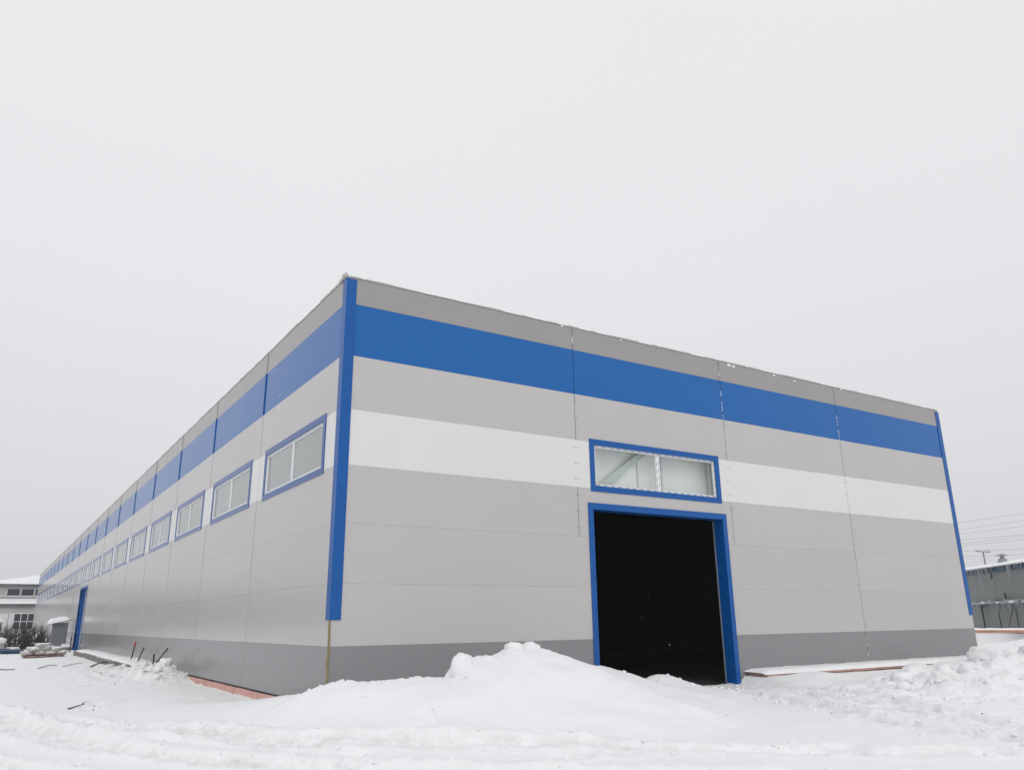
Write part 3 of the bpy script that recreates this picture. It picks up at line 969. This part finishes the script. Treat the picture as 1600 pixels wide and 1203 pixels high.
# small post and a snow-covered kerb by the gate
o = MB().tube([(-0.62, 48.6, -0.5), (-0.60, 48.6, 0.62)], 0.04, 8).build('marker_post', 'rust_dark')
tag(o, 'thin dark post standing between the grey cabinet and the side gate', 'post')
kb = thing('kerb_block', (-0.5, 50.2, -0.45), 'low concrete block with snow on it at the left of the side gate', 'kerb')
box('block', (-0.72, 54.2, -0.8), (-0.05, 56.4, -0.12), 'concrete', kb)
cap_snow('snow_cap', -0.72, -0.05, 54.2, 56.4, -0.125, 0.22, kb, seed=9, nx=12, ny=14)

# blue tarpaulin bundle and snow-capped drum at the left edge
tz = gz(-4.3, 49)
tb = thing('tarpaulin', (-4.3, 49.3, tz), 'dark blue tarpaulin bundle half buried in snow at the left edge', 'tarpaulin')
lump('bundle', (-4.55, 49.3, tz + 0.10), (1.25, 0.6, 0.24), 'tarp_blue', tb, seed=21, amp=0.22, sub=4)
lump('snow_cover', (-3.95, 49.6, tz + 0.30), (0.45, 0.5, 0.11), 'snow', tb, seed=22, amp=0.3, sub=3)
dz_ = gz(-4.7, 51)
dr = thing('drum', (-4.78, 51.3, dz_), 'pale drum with a rounded cap of snow behind the blue tarpaulin', 'drum')
mb = MB()
nn_ = 20
rp = [(0.0, 0.0), (0.36, 0.0), (0.36, 0.30), (0.375, 0.31), (0.375, 0.34), (0.36, 0.35), (0.36, 0.66), (0.375, 0.67), (0.36, 0.70), (0.0, 0.70)]
vv, ff = [], []
for (r_, z_) in rp:
    for q in range(nn_):
        vv.append((-4.78 + r_ * math.cos(2 * math.pi * q / nn_), 51.3 + r_ * math.sin(2 * math.pi * q / nn_), dz_ + z_))
for a in range(len(rp) - 1):
    for q in range(nn_):
        ff.append((a * nn_ + q, a * nn_ + (q + 1) % nn_, (a + 1) * nn_ + (q + 1) % nn_, (a + 1) * nn_ + q))
MB().add(vv, ff).build('drum_body', 'sack', dr)
lump('snow_cap', (-4.78, 51.3, dz_ + 0.80), (0.44, 0.44, 0.22), 'snow', dr, seed=23, amp=0.12, sub=3)

# small roofed notice board, cut by the picture's edge
nb = thing('notice_board', (-4.95, 66, -0.4), 'small post-mounted board with a snowy pitched roof at the left edge', 'notice board')
for xx in (-5.5, -4.62):
    sbox('post', (xx - 0.05, 65.9, -0.6), (xx + 0.05, 66.0, 1.75), 'rust_dark', nb)
box('board', (-5.44, 65.93, 0.6), (-4.68, 65.97, 1.6), 'far_wall', nb)
mb = MB()
mb.add([(-5.75, 65.6, 1.7), (-4.35, 65.6, 1.7), (-4.35, 66.3, 1.7), (-5.75, 66.3, 1.7), (-5.05, 65.6, 2.15), (-5.05, 66.3, 2.15)], [(0, 3, 2, 1), (0, 1, 4), (1, 2, 5, 4), (2, 3, 5), (3, 0, 4, 5)])
mb.build('roof', 'rust_dark', nb)
mb = MB()
mb.add([(-5.79, 65.55, 1.73), (-4.31, 65.55, 1.73), (-4.31, 66.35, 1.73), (-5.79, 66.35, 1.73), (-5.05, 65.55, 2.36), (-5.05, 66.35, 2.36)], [(0, 3, 2, 1), (0, 1, 4), (1, 2, 5, 4), (2, 3, 5), (3, 0, 4, 5)])
mb.build('roof_snow', 'snow', nb)

# bare shrub
sh = thing('bare_shrub', (-3.0, 62, -0.42), 'dense leafless shrub with dark twigs in front of the far building', 'shrub')
mb = MB()
rs = random.Random(5)
for k in range(420):
    bx_, by_ = rs.uniform(-5.2, -1.35), 62 + rs.uniform(-1.0, 1.0)
    e_ = 1 - abs((bx_ + 3.1) / 2.5) ** 3 * 0.45
    hh = rs.uniform(0.9, 2.15) * e_
    lean = Vector((rs.gauss(0, .28), rs.gauss(0, .28), 1)).normalized()
    p0 = Vector((bx_, by_, -0.5))
    p1 = p0 + lean * hh * 0.5
    p2 = p1 + (lean + Vector((rs.gauss(0, .25), rs.gauss(0, .25), 0))).normalized() * hh * 0.6
    mb.tube([p0, p1, p2], [0.022, 0.015, 0.006], 4, cap=False)
    for q in range(4):
        s = p1.lerp(p2, rs.uniform(0, .8)) if q else p0.lerp(p1, .7)
        d_ = (lean + Vector((rs.gauss(0, .6), rs.gauss(0, .6), rs.uniform(0, .4)))).normalized()
        mb.tube([s, s + d_ * rs.uniform(.25, .6)], [0.011, 0.004], 3, cap=False)
mb.build('branches', 'bark', sh)
mb = MB()
for k in range(110):
    x_, y_, z_ = rs.uniform(-5.1, -1.4), 61.2 + rs.uniform(-.5, .8), rs.uniform(-0.3, 0.95)
    s = rs.uniform(0.015, 0.035)
    L_ = rs.uniform(.05, .2)
    d_ = Vector((rs.gauss(0, .4), rs.gauss(0, .4), 1)).normalized()
    mb.tube([(x_, y_, z_), Vector((x_, y_, z_)) + d_ * L_], [s, s * .5], 5)
tag(mb.build('snow_clumps', 'snow', sh), kind='stuff')

# ---------------------------------------------------------------- far two-storey building beyond the warehouse
fb = thing('far_building', (6, 140, -0.5), 'pale two-storey building with snowy roofs beyond the warehouse', 'building')
X0, X1, YF = -8.0, 30.0, 140.0
box('upper_wall', (X0 + 0.3, YF + 0.3, 4.6), (X1, YF + 20, 7.95), 'far_wall', fb)
box('lower_wall', (X0 - 4, YF - 2.2, -1.5), (X1, YF + 0.29, 4.6), 'far_wall', fb)
mb = MB()
mb.add([(X0, YF - 0.3, 8.12), (X1, YF - 0.3, 8.12), (X1, YF + 20, 8.12), (X0, YF + 20, 8.12), (X0 + 10.5, YF + 9.5, 10.35), (X1, YF + 9.5, 10.35)],
       [(0, 3, 2, 1), (0, 1, 5, 4), (1, 2, 5), (2, 3, 4, 5), (3, 0, 4)])
rf = mb.build('roof', 'snow', fb)
box('eaves_board', (X0 + 0.02, YF - 0.25, 7.74), (X1, YF + 0.2, 8.11), 'far_fascia', fb)
rs = random.Random(12)
mb = MB()
x = X0
while x < 8:
    l = rs.uniform(.1, .5)
    mb.add([(x, YF - .34, 8.13), (x + l, YF - .34, 8.13), (x + l * .5, YF - .31, 8.13 - rs.uniform(.1, .36)), (x, YF - .26, 8.13), (x + l, YF - .26, 8.13)], [(0, 2, 1), (3, 4, 2), (0, 3, 2), (1, 2, 4)])
    x += l + rs.uniform(.05, .7)
tag(mb.build('eaves_icicles', 'ice', fb), kind='stuff')
# upper windows
x = -7.55
k = 0
GX = {}
while x < 5.5:
    wn = MB().ring('x', x, x + 1.88, 6.22, 7.40, 0.07, YF + 0.20, YF + 0.298).build('window', 'far_frame', fb)
    box('pane', (x + 0.07, YF + 0.26, 6.29), (x + 1.81, YF + 0.27, 7.33), 'far_glass_pale' if k in (1, 5) else 'far_glass', wn)
    box('sill', (x, YF + 0.10, 6.12), (x + 1.86, YF + 0.19, 6.215), 'pvc_white', wn)
    x += 1.98
    k += 1
# lean-to roof between the storeys
mb = MB()
mb.add([(X0 - 4.1, YF - 2.6, 4.92), (X1, YF - 2.6, 4.92), (X1, YF + 0.28, 5.62), (X0 - 4.1, YF + 0.28, 5.62),
        (X0 - 4.1, YF - 2.6, 5.05), (X1, YF - 2.6, 5.05), (X1, YF + 0.28, 5.80), (X0 - 4.1, YF + 0.28, 5.80)], BF)
mb.build('lean_to_snow', 'snow', fb)
box('lean_to_fascia', (X0 - 4.05, YF - 2.5, 4.42), (X1, YF - 2.3, 4.915), 'far_fascia', fb)
# lower windows, six panes each
for x in (-2.15, -10.5, 1.5):
    wn = MB().ring('x', x, x + 2.95, 0.92, 3.48, 0.09, YF - 2.30, YF - 2.201).build('window', 'pvc_white', fb)
    for a in range(3):
        for c in range(2):
            sbox('pane', (x + 0.10 + a * 0.935, YF - 2.25, 1.02 + c * 1.2), (x + 0.97 + a * 0.935, YF - 2.24, 2.16 + c * 1.2), 'far_glass', wn)
    mb = MB()
    for a in (1, 2):
        mb.box((x + a * 0.935 + 0.03, YF - 2.29, 1.01), (x + a * 0.935 + 0.115, YF - 2.205, 3.39))
    for a in range(3):
        mb.box((x + 0.116 + a * 0.935, YF - 2.29, 2.15), (x + 0.964 + a * 0.935, YF - 2.205, 2.23))
    mb.build('glazing_bars', 'pvc_white', wn)
    box('surround', (x - 0.62, YF - 2.26, -1.0), (x - 0.05, YF - 2.201, 3.5), 'far_frame', wn)
# wall sheets beside the window
for (a, c) in ((-4.4, -2.95), (-5.95, -4.5), (-7.5, -6.05)):
    sbox('panel', (a, YF - 2.23, 2.35), (c, YF - 2.201, 3.45), 'far_frame', fb)
    sbox('panel', (a, YF - 2.23, -1.0), (c, YF - 2.201, 2.28), 'far_frame', fb)

# ---------------------------------------------------------------- spruce wood far off to the left
rs = random.Random(31)
mb = MB()
for k in range(260):
    x, y = rs.uniform(-150, -16), rs.uniform(185, 225) - 0
    y -= 0.55 * abs(x + 16)
    hh = rs.uniform(6, 12)
    mb.tube([(x, y, -0.6), (x, y, hh * .9)], [.16, .03], 5, cap=False)
    nl = 8
    for q in range(nl):
        zb = 0.8 + (hh - 1.0) * q / nl
        r_ = (1 - q / nl) * hh * .20 + .15
        n_ = 9
        k0 = len(mb.v)
        mb.v.append((x, y, zb + (hh / nl) * 1.5))
        for c in range(n_):
            th = 2 * math.pi * (c + rs.uniform(-.3, .3)) / n_
            rr = r_ * rs.uniform(.65, 1.15)
            mb.v.append((x + rr * math.cos(th), y + rr * math.sin(th), zb + rs.uniform(-.3, .2)))
        for c in range(n_):
            mb.f.append((k0, k0 + 1 + c, k0 + 1 + (c + 1) % n_))
mat('spruce', (0.03, 0.038, 0.032), rough=0.9, var=0.4, vscale=1.0)
tag(mb.build('far_wood', 'spruce'), 'dark spruce wood beyond the yard on the left', kind='stuff')

# ---------------------------------------------------------------- neighbouring shed on the right
AV, NV = Vector((0.65531, 0.75536, 0)), Vector((-0.75536, 0.65531, 0))
PB = Vector((50.9, 10.7, 0))


def nbp(s, off, z):
    return PB + AV * s + NV * off + Vector((0, 0, z))


def nbox(mb, s0, s1, o0, o1, z0, z1):
    return mb.add([nbp(s0, o0, z0), nbp(s0, o1, z0), nbp(s1, o1, z0), nbp(s1, o0, z0), nbp(s0, o0, z1), nbp(s0, o1, z1), nbp(s1, o1, z1), nbp(s1, o0, z1)], BF)


ns = thing('neighbour_shed', tuple(nbp(4, 0, -0.3)), 'low grey shed with blue fascia, icicles and snowy roof at the right', 'shed')
nbox(MB(), -16, 30, -9, -0.06, -1.0, 4.5).build('wall_core', 'dark_frame', ns)
s = -16.0
while s < 29:
    for (za, zb) in ((-1.0, 2.02), (2.035, 4.44)):
        nbox(MB(), s + 0.012, s + 2.988, -0.059, 0.0, za, zb).build('panel', 'near_wall', ns)
    s += 3.0
nbox(MB(), -16, 30, 0.001, 0.10, 4.22, 4.52).build('fascia', 'fascia_blue', ns)
# roof and its snow
mb = MB()
mb.add([nbp(-16.3, 0.35, 4.53), nbp(30, 0.35, 4.53), nbp(30, -9, 5.2), nbp(-16.3, -9, 5.2), nbp(-16.3, 0.35, 4.60), nbp(30, 0.35, 4.60), nbp(30, -9, 5.27), nbp(-16.3, -9, 5.27)],
       [(0, 1, 2, 3), (4, 7, 6, 5), (0, 4, 5, 1), (1, 5, 6, 2), (2, 6, 7, 3), (3, 7, 4, 0)])
mb.build('roof', 'galvanised', ns)
V, F = [], []
NS, NO = 240, 12
for a in range(NS + 1):
    s = -16.3 + 46.3 * a / NS
    ed = 0.42 + 0.05 * mnoise.noise(Vector((s * 1.7, 1, 0)))
    for c in range(NO + 1):
        q = c / NO
        off = ed - (9.4) * q
        z = 4.605 + 0.0717 * (0.35 - off) + (0.24 + 0.05 * mnoise.noise(Vector((s * .6, off * .6, 4)))) * min(1, q * 9) ** 0.5
        V.append(nbp(s, off, z if c else z - 0.06 - 0.04 * abs(mnoise.noise(Vector((s * 3, 0, 0))))))
for a in range(NS):
    for c in range(NO):
        k = a * (NO + 1) + c
        F.append((k, k + NO + 1, k + NO + 2, k + 1))
mb = MB()
mb.v, mb.f = [tuple(p) for p in V], F
mb.build('roof_snow', 'snow', ns, smooth=True)
# icicles along the eaves and along the pipe
rs = random.Random(4)


def icicle(s, off, z, l, r):
    mb = MB()
    dx_, dy_ = rs.gauss(0, .012), rs.gauss(0, .012)
    mb.tube([nbp(s, off, z + 0.03), nbp(s + dx_, off + dy_, z - l * .3), nbp(s + 2 * dx_, off + dy_, z - l * .7), nbp(s + 2 * dx_, off, z - l)], [r, r * .72, r * .42, 0.004], 6, cap=False)
    return mb.build('icicle', 'ice', ns, smooth=True)


for (s, l, r) in ((6.24, 1.95, .075), (1.61, 1.4, .075), (4.89, .85, .06), (7.65, .5, .05), (4.18, .55, .05), (6.9, .45, .05), (6.6, .3, .04), (5.6, .6, .05), (5.2, .4, .04), (5.9, .45, .045), (8.2, .4, .045),
                  (8.7, .3, .04), (1.3, .7, .05), (0.6, .35, .04), (0.2, .5, .04), (2.4, .25, .03), (-0.3, .4, .04), (3.0, .2, .03), (7.3, .25, .04), (4.5, .3, .035)):
    icicle(s, 0.36, 4.55, l, r)
mb = MB()
mb.tube([nbp(-10, 0.28, 2.12), nbp(28, 0.28, 2.05)], 0.055, 8)
mb.build('pipe', 'rust_dark', ns)
for k in range(13):
    s = -0.2 + k * 0.72 + rs.uniform(-.15, .15)
    MBs = lump('pipe_snow', tuple(nbp(s, 0.30, 2.13 + rs.uniform(0, .06))), (rs.uniform(.14, .34), rs.uniform(.14, .34), rs.uniform(.06, .17)), 'snow' if k % 3 == 0 else 'ice', ns, seed=k + 60, amp=0.45, sub=3)
for k in range(30):
    icicle(rs.uniform(-0.5, 8.6), 0.30, 2.10, rs.uniform(.15, .85), rs.uniform(.03, .065))
for (s0, z0, s1, z1, r) in ((7.1, 2.05, 7.09, -0.2, .055), (4.48, 2.0, 4.4, -0.2, .032), (1.97, 2.0, 3.5, 0.3, .022), (1.79, 2.0, 1.86, -0.2, .03), (3.0, 2.75, 2.9, 2.1, .05)):
    MB().tube([nbp(s0, 0.26, z0), nbp(s1, 0.24, z1)], r, 8).build('support_pipe', 'rust_dark', ns)
mb = MB()
mb.tube([nbp(7.1, .28, 2.0), nbp(6.85, .3, 2.2), nbp(6.6, .3, 1.95), nbp(6.9, .3, 1.78)], .045, 8)
mb.tube([nbp(4.3, .38, 4.5), nbp(4.05, .45, 4.05), nbp(3.95, .45, 3.85)], .04, 6)
mb.tube([nbp(4.08, .45, 3.95), nbp(4.2, .45, 3.72)], .04, 6)
mb.build('bent_bracket', 'rust_dark', ns)
mb = MB()
vx = nbp(12.35, -4.0, 0)
mb.tube([(vx.x, vx.y, 4.9), (vx.x, vx.y, 5.62)], [.40, .30], 12)
mb.tube([(vx.x, vx.y, 5.62), (vx.x, vx.y, 5.85)], [.16, .16], 10)
mb.tube([(vx.x, vx.y, 5.85), (vx.x, vx.y, 5.9), (vx.x, vx.y, 6.02)], [.46, .44, .06], 12)
mb.build('roof_vent', 'galvanised', ns)

# foam plank with snow on the rise at the right
pk = thing('foam_plank', (38, 6, 0.4), 'long orange-pink plank under snow in front of the grey shed', 'plank')
p0, p1 = Vector((35.2, 7.9, 0)), Vector((41.5, 4.0, 0))
dv = (p1 - p0).normalized()
nv_ = Vector((dv.y, -dv.x, 0)) * 0.25
for k in range(3):
    a, c = p0.lerp(p1, k / 3), p0.lerp(p1, (k + .992) / 3)
    za, zc = 0.655 - 0.03 * k, 0.64 - 0.035 * (k + 1)
    mb = MB()
    mb.add([a - nv_ + Vector((0, 0, za - .16)), c - nv_ + Vector((0, 0, zc - .16)), c + nv_ + Vector((0, 0, zc - .16)), a + nv_ + Vector((0, 0, za - .16)),
            a - nv_ + Vector((0, 0, za - .03)), c - nv_ + Vector((0, 0, zc - .03)), c + nv_ + Vector((0, 0, zc - .03)), a + nv_ + Vector((0, 0, za - .03))], BF)
    mb.build('board', 'foam_orange', pk)
V, F = [], []
for k in range(81):
    p = p0.lerp(p1, k / 80)
    z = 0.625 - 0.09 * k / 80
    th = .07 + .03 * mnoise.noise(Vector((k * .2, 0, 0)))
    for q, (o2, zz) in enumerate(((-1.05, 0), (-.8, th), (0, th * 1.2), (.8, th), (1.05, -0.01))):
        V.append(p + nv_ * o2 + Vector((0, 0, z + zz)))
for k in range(80):
    for q in range(4):
        a = k * 5 + q
        F.append((a, a + 1, a + 6, a + 5))
mb = MB()
mb.v, mb.f = [tuple(p) for p in V], F
mb.build('snow_cap', 'snow', pk, smooth=True)

# utility pole and overhead lines
up_ = thing('utility_pole', (110.5, 43.4, 0), 'distant utility pole with a short crossarm above the shed roof', 'pole')
MB().tube([(110.6, 43.4, -1), (110.35, 43.3, 9.85)], [.13, .09], 8).build('shaft', 'pole_grey', up_)
mb = MB().tube([(109.5, 43.85, 9.87), (111.1, 42.75, 9.74)], .06, 6)
for q in (0.05, .3, .7, .95):
    mb.tube([Vector((109.5, 43.85, 9.9)).lerp(Vector((111.1, 42.75, 9.78)), q), Vector((109.5, 43.85, 10.1)).lerp(Vector((111.1, 42.75, 9.98)), q)], .05, 5)
mb.build('crossarm', 'pole_grey', up_)
WR = [((91.4, 36.08, 11.96), (97.99, 31.44, 13.05)), ((91.7, 36.14, 11.25), (98.12, 31.66, 12.2)), ((91.91, 36.19, 10.73), (98.22, 31.83, 11.53)), ((92.15, 36.29, 10.03), (98.37, 32.08, 10.57)),
      ((92.28, 36.35, 9.62), (98.4, 32.14, 10.35)), ((92.38, 36.38, 9.36), (98.46, 32.23, 9.98)), ((92.53, 36.49, 8.77), (98.63, 32.52, 8.86)), ((92.7, 36.62, 8.1), (98.72, 32.68, 8.27))]
ORD = ['topmost', 'second', 'third', 'fourth', 'fifth', 'sixth', 'seventh', 'lowest']
for k, (a, c) in enumerate(WR):
    a, c = Vector(a), Vector(c)
    d_ = c - a
    pts = []
    for q in np.linspace(-3.0, 5.0, 25):
        p = a + d_ * q
        p.z += 0.02 * q * (q - 1)
        pts.append(p)
    o = MB().tube(pts, 0.013, 5).build('power_line', 'wire')
    tag(o, '%s of the eight overhead lines in the sky above the shed' % ORD[k], 'power line', 'overhead lines at the right')

# ---------------------------------------------------------------- snow clods, rubble, crumbs and falling flakes
def clod(x, y, sx, sy, sz, label, seed, sink=0.25, amp=0.35, rz=0.0, z=None):
    zz = (gz(x, y) if z is None else z) + sz * (1 - 2 * sink)
    o = lump('snow_clod', (x, y, zz), (sx, sy, sz), 'snow', None, seed=seed, amp=amp, rotz=rz)
    return tag(o, label, 'snow clod', 'clods of packed snow')


clod(1.74, -2.22, .20, .19, .27, 'upright block of packed snow on the left shoulder of the bank', 2, .25, .2, z=0.36)
clod(2.93, -2.12, .19, .17, .14, 'round snow clod on the very top of the bank, left one', 3, .35, .25, z=0.74)
clod(3.35, -2.05, .20, .18, .15, 'round snow clod on the very top of the bank, right one', 4, .35, .25, z=0.72)
clod(20.6, -1.7, .70, .45, .26, 'big smooth snow clod below the right corner of the warehouse', 5, .3, .3, .3)
clod(21.9, -2.6, .45, .35, .2, 'smaller smooth clod just right of the big one near the corner', 6, .3, .3, 1.0)
clod(-0.72, 12.5, .17, .17, .15, 'pointed clod on the near end of the heap by the side wall', 7, .3, .5)
clod(12.1, -4.2, .30, .22, .14, 'rounded clod at the left end of the ploughed snow right of the drive', 8, .35, .4)
clod(15.3, -4.1, .34, .26, .18, 'rough dirty clod in the middle of the ploughed snow at the right', 9, .3, .5)
clod(10.9, -5.0, .14, .12, .10, 'small lone clod on the smooth snow beside the drive', 10, .3, .3)

rs = random.Random(77)
BITS = []
for k in range(10):
    bm = bmesh.new()
    bmesh.ops.create_icosphere(bm, subdivisions=2, radius=1.0)
    for v in bm.verts:
        kk = 1 + 0.55 * mnoise.fractal(v.co * 1.3 + Vector((k * 5.1, k, 3)), 0.9, 2.1, 3)
        v.co = Vector((v.co.x * kk, v.co.y * kk * 0.85, v.co.z * kk * 0.7))
    bm.verts.index_update()
    BITS.append((np.array([v.co[:] for v in bm.verts]), [tuple(v.index for v in f.verts) for f in bm.faces]))
    bm.free()
    bm = bmesh.new()
    bmesh.ops.create_icosphere(bm, subdivisions=1, radius=1.0)
    bm.verts.index_update()
    BITS.append((np.array([[c * rs.uniform(.6, 1.2) for c in v.co] for v in bm.verts]), [tuple(v.index for v in f.verts) for f in bm.faces]))
    bm.free()


def bit(mb, x, y, z, s, rs, lo=True):
    """one small irregular lump"""
    V_, F_ = BITS[rs.randrange(10) * 2 + (1 if lo else 0)]
    a = rs.uniform(0, 6.28)
    ca_, sa_ = math.cos(a) * s, math.sin(a) * s
    sz_ = s * rs.uniform(.6, 1.1)
    mb.add([(x + p[0] * ca_ - p[1] * sa_, y + p[0] * sa_ + p[1] * ca_, z + p[2] * sz_) for p in V_], F_)


mb = MB()
pts, sz = [], []
for k in range(170):      # right bank
    u = rs.gauss(0, 3.2)
    v = rs.gauss(0, 1.2)
    a = math.radians(20)
    pts.append((15 + u * math.cos(a) - v * math.sin(a), -4.2 + u * math.sin(a) + v * math.cos(a)))
    sz.append(min(.11, rs.expovariate(34) + .012))
for pl, wd, dp in RUTS:    # rut edges
    for k in range(120):
        q = rs.randrange(len(pl) - 1)
        f_ = rs.random()
        off = rs.choice((-1, 1)) * wd * rs.uniform(.9, 2.0)
        dx_, dy_ = pl[q + 1][0] - pl[q][0], pl[q + 1][1] - pl[q][1]
        l_ = math.hypot(dx_, dy_)
        pts.append((pl[q][0] + f_ * dx_ - dy_ / l_ * off, pl[q][1] + f_ * dy_ + dx_ / l_ * off))
        sz.append(min(.06, rs.expovariate(60) + .01))
for k in range(300):      # heap by the side wall
    pts.append((-0.95 + rs.gauss(0, .6), rs.uniform(11.5, 23)))
    sz.append(min(.15, rs.expovariate(22) + .02))
for k in range(150):       # bank crest
    q = rs.randrange(len(CREST) - 1)
    pts.append((CREST[q][0] + rs.gauss(0, .2), CREST[q][1] - abs(rs.gauss(0, .5))))
    sz.append(min(.05, rs.expovariate(60) + .012))
for k in range(140):       # right ground
    pts.append((rs.uniform(23.8, 38), rs.uniform(-9, 4)))
    sz.append(min(.2, rs.expovariate(16) + .03))
pa = np.array(pts)
zz, _ = height(pa[:, 0], pa[:, 1])
for (p, s, z) in zip(pts, sz, zz):
    if p[0] > 0.1 and p[1] > -0.1 and p[0] < 23.4:
        continue
    if 11.3 < p[0] < 20.3 and p[1] > -1.3:
        continue
    bit(mb, p[0], p[1], z + s * .05, s, rs, False)
o = mb.build('snow_rubble', 'snow', None, True)
tag(o, 'broken crumbs of snow scattered over the ploughed yard', kind='stuff')

mb = MB()
pts = []
for k in range(120):
    pts.append((-1.1 + rs.gauss(0, .7), rs.uniform(11.8, 24), .035))
for k in range(70):
    u, v = rs.gauss(0, 3), rs.gauss(0, 1.1)
    a = math.radians(20)
    pts.append((14.5 + u * math.cos(a) - v * math.sin(a), -4.4 + u * math.sin(a) + v * math.cos(a), .026))
for k in range(25):
    pts.append((rs.uniform(-4, 9), rs.uniform(-8.5, -3.5), .014))
for k in range(9):
    pts.append((2.9 + rs.gauss(0, .5), -3.2 + rs.gauss(0, .7), .014))
for k in range(9):
    pts.append((-1.75 + rs.gauss(0, .15), -5.1 + rs.gauss(0, .15), .022))
for k in range(10):
    pts.append((-3.6 + rs.gauss(0, .3), 5.2 + rs.gauss(0, .9), .035))
for k in range(30):
    pts.append((rs.uniform(24, 36), rs.uniform(-7, 4), .05))
pa = np.array(pts)
zz, _ = height(pa[:, 0], pa[:, 1])
for p, z in zip(pts, zz):
    if p[0] > 0.1 and p[1] > -0.1 and p[0] < 23.4:
        continue
    s = p[2] * rs.uniform(.25, .7)
    bit(mb, p[0], p[1], z + s * .3, s, rs)
o = mb.build('dirt_crumbs', 'soil')
tag(o, 'dark specks of soil on the snow', kind='stuff')

mb = MB()
fwd = Vector(FWD)
rt, upv = Vector(RIGHT), Vector(UP)
for k in range(1900):
    x, y, z = rs.uniform(-9, 20), rs.uniform(-12.5, -0.3), rs.uniform(0.2, 9.5)
    p = Vector((x, y, z))
    if (p - Vector(CAM)).length < 3.5:
        continue
    s = rs.uniform(0.0018, 0.0038)
    bit(mb, x, y, z, s, rs)
o = mb.build('falling_snow', 'snow')
tag(o, 'sparse snowflakes drifting in the air before the warehouse', kind='stuff')

# ---------------------------------------------------------------- snow-laden air
hz_m = bpy.data.materials.new('haze')
hz_m.use_nodes = True
t = hz_m.node_tree
t.nodes.clear()
ho = t.nodes.new('ShaderNodeOutputMaterial')
pv = t.nodes.new('ShaderNodeVolumePrincipled')
pv.inputs['Color'].default_value = (0.95, 0.96, 0.98, 1)
pv.inputs['Density'].default_value = 0.0007
pv.inputs['Anisotropy'].default_value = 0.0
t.links.new(pv.outputs[0], ho.inputs['Volume'])
hz = link('haze', mesh('haze', boxv((-4200, -4200, -3.0), (4200, 4200, 18.0)), BF), hz_m)
tag(hz, 'thin snowy haze in the air', kind='stuff')
